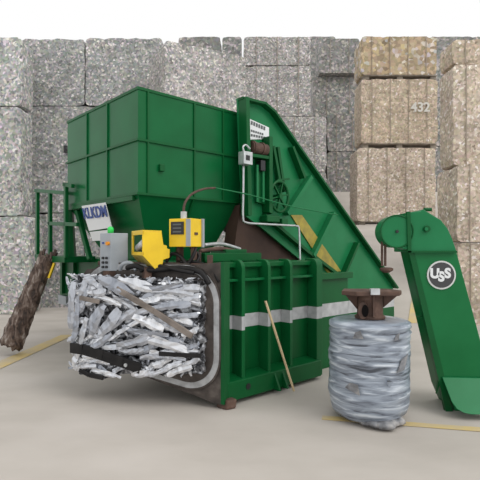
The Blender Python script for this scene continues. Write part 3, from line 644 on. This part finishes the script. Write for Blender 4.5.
for k in range(110):                                  # scraps along the left side and the top
    dd = rnd.uniform(.0, .35)
    p = face_pt(rnd.uniform(.0, .03), rnd.uniform(.03, .97), -dd) if k % 2 else face_pt(rnd.uniform(.02, .98), rnd.uniform(-.02, .02), -dd*.6)
    strip(small, p, rnd.uniform(-1.5, 1.5), rnd.uniform(.07, .2), rnd.uniform(.02, .05), rnd, rnd.uniform(-1.3, 1.3), 4)
o = small.build('small_scraps', ALU, alu); o['kind'] = 'stuff'
big = [(157, 286, .0, .62, .05), (175, 291, -.03, .45, .06), (120, 286, -.45, .42, .07), (139, 283, -.25, .4, .06), (98, 284, -.6, .26, .06), (85, 290, 1.2, .3, .06), (100, 318, 1.05, .36, .075), (113, 300, -.3, .28, .05),
       (114, 322, .85, .36, .06), (126, 318, .62, .40, .055), (131, 327, .55, .5, .05), (144, 312, .3, .4, .05), (150, 332, -.1, .5, .07), (168, 342, -.22, .55, .075), (140, 340, .3, .45, .06), (182, 350, .12, .4, .06),
       (165, 356, .05, .5, .05), (190, 362, .35, .32, .04), (172, 366, .45, .3, .035), (182, 369, .4, .28, .035), (160, 371, .3, .26, .035), (196, 330, .5, .25, .04), (186, 315, .1, .4, .045), (175, 305, .15, .42, .05),
       (163, 318, -.5, .35, .045), (88, 330, 1.3, .3, .05), (79, 320, 1.45, .5, .05), (74, 305, 1.5, .5, .06), (75, 340, 1.4, .3, .05), (83, 308, .9, .25, .04), (95, 300, .3, .22, .05), (105, 341, .6, .32, .055), (120, 345, .2, .34, .05),
       (92, 345, -.3, .2, .04), (128, 302, -.5, .3, .05), (134, 350, .1, .3, .05), (150, 300, .2, .3, .04), (195, 300, -.2, .3, .045), (199, 345, .3, .2, .04), (90, 365, .2, .25, .04), (110, 372, -.15, .35, .05), (125, 366, .5, .25, .05), (145, 372, .2, .22, .04),
       (101, 292, .1, .22, .04), (192, 288, .05, .3, .04), (80, 355, 1.0, .25, .04), (152, 322, -.35, .36, .05), (140, 330, -.15, .34, .05)]
for x, y, ang, ln, wd in big: strip(MB(), fpx(x, y, rnd.uniform(.045, .085)), ang, ln*1.08, wd*rnd.uniform(1.2, 2.1), rnd, rnd.uniform(-.35, .35), 8).build('aluminium_strip', ALU, alu)
for k in range(42):
    x, y = rnd.uniform(84, 198), rnd.uniform(284, 372)
    ang = rnd.gauss(.55, .35) if x < 150 and rnd.random() < .7 else rnd.gauss(0, .4)
    strip(MB(), fpx(x, y, rnd.uniform(.03, .06)), ang, rnd.uniform(.22, .42), rnd.uniform(.05, .10), rnd, rnd.uniform(-.4, .4), 8).build('aluminium_strip', ALU, alu)
BRN = noisy('weathered_strip', [(.3, (.13, .11, .095)), (.7, (.27, .23, .20))], scale=8, rough=.7)
def plank(pts, wd, th, m, name, lab):
    b = MB()
    for p, q in zip(pts, pts[1:]): b.bar(fpx(*p, .085), fpx(*q, .085), wd, th, Nn.cross((fpx(*q)-fpx(*p)).normalized()))
    o = b.build(name, m, alu, .006); o['label'] = lab
plank([(121, 288), (158, 310), (196, 335)], .065, .03, BRN, 'flat_bar', 'long brown-grey flat bar lying across the bale')
plank([(84, 297), (104, 301)], .05, .025, BRN, 'flat_bar', 'short brown-grey flat bar at the upper left of the bale')
plank([(73, 347), (88, 348), (108, 354), (128, 361), (145, 367)], .115, .03, DARK, 'black_plate', 'long black bent plate along the bottom of the bale')
plank([(163, 352), (182, 353), (204, 354)], .045, .025, DARK, 'black_strip', 'thin black strip at the lower right of the bale')
plank([(84, 368), (94, 373), (108, 376)], .05, .03, DARK, 'black_plate', 'black scrap at the bottom left corner of the bale')
MB().cyl(fpx(131, 363, .10), Nn, .02, .012, 12).build('bolt_head', STEEL, alu)

# ---------------------------------------------------------------- leaning log of compacted scrap
p0, p1 = at(10.5, 340, 7.6), at(46.5, 258, 7.85); p0.z = .085+.06
bm = MB(); d = (p1-p0).normalized(); sx = d.cross(Vector((0, 1, 0))).normalized(); sy = d.cross(sx); R = []
for i in range(41):
    t = i/40; ring = []; wv = .19-.055*t
    for k in range(20):
        a = 2*math.pi*k/20; q = p0+(p1-p0)*t
        r = wv*(1+.10*noise.noise(Vector((math.cos(a)*2, math.sin(a)*2, t*14)))+.08*noise.noise(Vector((math.cos(a)*5, math.sin(a)*5, t*30))))
        jag = (.09*noise.noise(Vector((a*2, 3, 1)))) if i in (0, 40) else 0
        ring.append(bm.bm.verts.new(q+(sx*math.cos(a)+sy*math.sin(a)*.8)*r*(1 if 0 < i < 40 else .82)+d*jag))
    R.append(ring)
for a, b_ in zip(R, R[1:]):
    for k in range(20): bm.face([a[k], a[(k+1) % 20], b_[(k+1) % 20], b_[k]])
bm.face(R[0][::-1]); bm.face(R[-1])
LOGM = noisy('rusty_scrap', [(.34, (.018, .011, .008)), (.46, (.075, .046, .034)), (.57, (.14, .10, .08)), (.70, (.32, .28, .25))], scale=13, detail=8, rough=.75, bmp=.7, dist=.8, bdist=.03, stretch=(1.3, 1, .45))
lg = tag(bm.build('scrap_log', LOGM), 'rusty brown log of compacted scrap leaning on the platform at far left', 'log')
for k in range(9):
    r2 = random.Random(k+40); a = r2.uniform(0, 6.28); q = p0+(p1-p0)*r2.uniform(.955, .985)+(sx*math.cos(a)+sy*math.sin(a)*.7)*.11
    MB().bar(q, q+d*r2.uniform(.1, .24)+sx*r2.uniform(-.03, .03), .05, .012, sx).build('shard', LOGM, lg)

# ---------------------------------------------------------------- wooden stick leaning on the chamber
a, b_ = on(265.5, 301, uv(0, -.045, 0), U), on(294, 391, uv(0, -.22, 0), U)
b_.z = max(b_.z, .014)
st = tag(MB().tube([b_, a], .014, 8).build('wooden_stick', WOOD, smooth=False), 'thin pale wooden stick leaning against the ribbed green chamber side', 'stick')

# ---------------------------------------------------------------- round bale wrapped in film, with a rusty fitting on top
WRAP = noisy('stretch_film', [(.34, (.07, .08, .10)), (.43, (.20, .23, .28)), (.56, (.32, .365, .43)), (.68, (.60, .65, .71))], scale=3.2, detail=10, rough=.3, stretch=(1, 1, 7), bmp=.7, dist=.6, bdist=.02)
YC = 4.85; cx = (369-240)/F*YC; RB = 39.5/F*YC
zt2 = H-(319-HY)/F*YC
prof = [(RB*.60, .06), (RB*.82, .065), (RB*.93, .10), (RB*.975, .18)]
for k in range(26): prof.append((RB*(.985+.012*math.sin(k*.5)), .22+(zt2-.30)*k/25))
prof += [(RB*.985, zt2-.06), (RB*.97, zt2-.02), (RB*.90, zt2), (RB*.5, zt2+.005)]
def fn(r, z, a):
    q = Vector((math.cos(a)*1.2, math.sin(a)*1.2, z*9)); n = noise.noise(q)*.007+noise.noise(Vector((math.cos(a)*2, math.sin(a)*2, z*3+5)))*.012+noise.noise(Vector((math.cos(a)*.5, math.sin(a)*.5, z*34)))*.010
    if z > zt2-.16: n += .012*math.sin(z*150)
    return r+n, z+(.02*math.sin(a+.6) if z < .2 else 0)
rb = thing('wrapped_roll', 'upright round bale wrapped in silvery blue film, standing in front at right', 'roll', (cx, YC, 0))
b = MB(); b.lathe((cx, YC, 0), prof, 72, fn); b.build('wrapped_body', WRAP, rb, smooth=True)
b = MB()
for i in range(5):                                    # crumpled film tail under the roll
    r3 = random.Random(i+5); c = Vector((cx-.10+.075*i, YC-RB*.9+.05*abs(i-2), .05)); rr = .08+.02*(i in (1, 2))
    rings = [(rr*math.sin(math.pi*(j+.02)/8.04), c.z+.0-.04*math.cos(math.pi*j/8)) for j in range(9)]
    b.lathe((c.x, c.y, 0), rings, 14, lambda r, z, a, i=i: (r*(1+.35*noise.noise(Vector((a*1.2, z*20, i*3)))), z))
TAIL = noisy('dirty_film', [(.3, (.05, .05, .055)), (.5, (.20, .205, .22)), (.75, (.46, .44, .42))], scale=9, rough=.5, bmp=.6)
b.build('film_tail', TAIL, rb, smooth=True)
for x, y, w_, h_, rot in ((346, 389, .16, .14, -.5), (391, 366, .07, .26, -.45), (350, 336, .10, .12, -.2), (378, 383, .06, .10, .8), (385, 338, .04, .10, -.3)):   # loose film flaps
    a = math.asin(max(-1, min(1, (x-369.5)/41))); nrm = Vector((math.sin(a), -math.cos(a), 0)); tg = Vector((math.cos(a), math.sin(a), 0))
    c = Vector((cx, YC, 0))+nrm*(RB+.004); c.z = H-(y-HY)/F*c.y
    e1 = tg*math.cos(rot)+ZZ*math.sin(rot); e2 = nrm.cross(e1)
    MB().prism([c-e1*w_/2-e2*h_*.3, c+e1*w_/2-e2*h_*.1+nrm*.012, c+e1*w_*.1+e2*h_/2+nrm*.02, c-e1*w_*.4+e2*h_*.2], nrm*.006).build('film_flap', TAIL if rot < 0 else WRAP, rb)
zf = zt2+.02
ft = thing('rusty_fitting', 'rusty brown flanged pipe fitting lying on top of the wrapped roll', 'fitting', (cx, YC, zf))
def fl(px, py, Y): return at(px, py, Y)
zp0 = H-(294.5-HY)/F*YC; zp1 = zp0+.045
b = MB(); xs = lambda px: (px-240)/F*YC
b.prism([Vector((xs(340.5), YC-.05, zp0)), Vector((xs(352), YC-.19, zp0)), Vector((xs(394), YC-.17, zp0)), Vector((xs(401), YC-.02, zp0)), Vector((xs(393), YC+.20, zp0)), Vector((xs(348), YC+.2, zp0))], ZZ*.045)
pl2 = b.build('flange_plate', RUST, ft, .008)
b = MB(); b.lathe((xs(370), YC, 0), [(.15, zf-.01), (.155, zf+.01), (.13, zf+.03), (.125, zp0)], 28); b.build('neck', RUST, ft, smooth=False)
b = MB(); b.prism([Vector((xs(345), YC-.02, zp0)), Vector((xs(357), YC-.02, zf+.08)), Vector((xs(357), YC-.02, zp0))], Vector((0, .03, 0))); b.build('gusset', RUST, ft); b = MB(); b.prism([Vector((xs(398), YC-.02, zp0)), Vector((xs(383), YC-.02, zf+.1)), Vector((xs(383), YC-.02, zp0))], Vector((0, .03, 0))); b.build('gusset', RUST, ft)
b = MB(); ctr2 = Vector((xs(361), YC-.165, zf+.085)); nr = Vector((-.35, -1, 0)).normalized(); tg = Vector((nr.y, -nr.x, 0))
rg = [ctr2+tg*.046*math.cos(a)+ZZ*.085*math.sin(a) for a in [2*math.pi*k/20 for k in range(20)]]
b.prism([p+Vector((0, .07, 0)) for p in rg], nr*.07); b.build('pipe_stub', RUST, ft)
MB().prism([ctr2+nr*.008+(p-ctr2)*.72 for p in rg], nr*.004).build('bore_shade_disc', mat('bore_shade', (.006, .005, .005), .9, 0, .1), ft)  # near-black disc painting the shade inside the pipe's open end
MB().bar(Vector((xs(369.5), YC-.14, zf+.02)), Vector((xs(369.5), YC-.14, zp0)), .016, .03, Vector((1, 0, 0))).build('stiffener', RUST, ft)
MB().box(Vector((xs(365.5), YC-.20, zp1-.03)), Vector((.09, 0, 0)), Vector((0, .05, 0)), ZZ*.06).build('pale_tab', STEEL, pl2)

# ---------------------------------------------------------------- elevator with the round emblem at right
YE = 5.0
el = thing('elevator', 'tall green inclined elevator with a round grey lettered emblem at the right edge', 'elevator', at(470, 412, YE).xy.to_3d())
ed = Vector((1, 0, 0))
def e_(px, py, o=0): return at(px, py, YE-o)
DP = Vector((0, .42, 0))
body = MB().prism([e_(*p) for p in ((413.5, 251), (456.5, 251), (480.5, 340), (499, 408), (455, 411), (447, 392))], DP).build('casing', USSG, el, .008)
MB().prism([e_(*p, .012) for p in ((408, 248), (413.8, 251), (453, 411.6), (446, 411.6))], Vector((0, .06, 0))).build('edge_rail', GREEN, body)
bp = lambda px, py: e_(px, py, .03+(py-377.5)/36*.26)
MB().prism([bp(*p) for p in ((442.5, 377.5), (502, 379), (502, 415), (472, 414.5), (464, 413), (457, 409), (452, 402))], Vector((0, .02, .004))).build('boot_plate', LITE, body, .004)  # lighter green than the casing, painting sky light on the upturned plate
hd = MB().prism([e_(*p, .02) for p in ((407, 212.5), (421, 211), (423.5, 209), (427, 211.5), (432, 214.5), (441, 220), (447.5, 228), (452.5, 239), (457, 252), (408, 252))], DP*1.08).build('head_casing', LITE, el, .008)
MB().prism([e_(*p, .05) for p in ((407, 211.5), (410.5, 211.5), (411.5, 252.5), (408, 252.5))], Vector((0, .03, 0))).build('corner_strip', GREEN, hd)
MB().prism([e_(*p, .05) for p in ((408, 250.8), (457, 250.8), (457.5, 252.6), (408, 252.6))], Vector((0, .03, 0))).build('bottom_flange', GREEN, hd)
MB().cyl(e_(426.2, 229, .02), (0, -1, 0), .034, .03, 20).build('shaft_cap', GREEN, hd); MB().cyl(e_(426.2, 229, .05), (0, -1, 0), .018, .012, 16).build('shaft_nut', LITE, hd)
MB().cyl(e_(424, 209.5, -.12), (1, 0, 0), .02, .08, 12).build('lug', GREEN, hd)
gdc = e_(396.8, 231.5, .03); guard = MB(); guard.tube([gdc, gdc+Vector((0, .22, 0))], 16/F*YE, 48)
guard.prism([e_(396.5, 246.5, .025), e_(408, 250, .025), e_(408, 216, .025), e_(398, 216, .025)], Vector((0, .2, 0)))
guard = guard.build('pulley_guard', LITE, el, .006)
rim = MB(); rr = 16/F*YE; rim.tube([gdc+Vector((rr*math.cos(a), -.004, rr*math.sin(a))) for a in [2*math.pi*k/48 for k in range(49)]], .008, 6, False); rim.build('rim', GREEN, guard)
MB().cyl(gdc, (0, -1, 0), .016, .02, 14).build('centre_bolt', BLACK, guard)
MB().bar(e_(382, 240, -.06), e_(382, 266, -.06), .02, .02).build('hanger_rod', RUST, guard); MB().bar(e_(385.2, 244, -.06), e_(385.2, 266, -.06), .022, .02).build('hanger_rod', RUST, guard)
MB().lathe(e_(386.5, 267.5, -.06)-ZZ*.03, [(.03, -.025), (.068, -.0), (.07, .02), (.05, .03)], 20).build('hanger_plate', RUST, guard)
# emblem: grey disc, white ring, three white letters
ec = e_(441, 275, .0); er = 14.3/F*YE
em = MB(); em.cyl(ec, (0, -1, 0), er, .014, 48); em = em.build('emblem', mat('emblem_white', (.62, .63, .62), .5), body)
MB().cyl(ec+Vector((0, -.012, 0)), (0, -1, 0), er*.885, .006, 48).build('emblem_field', mat('emblem_grey', (.045, .045, .048), .5), em)
for ch, px, py in (('U', 434.8, 273.8), ('S', 441.2, 277.0), ('S', 447.6, 273.6)):
    text(ch, WHITE, e_(px, py, .021), Vector((1, 0, 0)), ZZ, .138, em, 'letter', .003, .007)
MB().prism([e_(439.5, 373), e_(441.5, 380), e_(436.5, 394)], Vector((0, .03, 0))).build('spike', GREEN, body)
MB().bar(e_(417, 316.5, -.05), e_(428, 316, -.05), .012, .02).build('pin', GREEN, body)
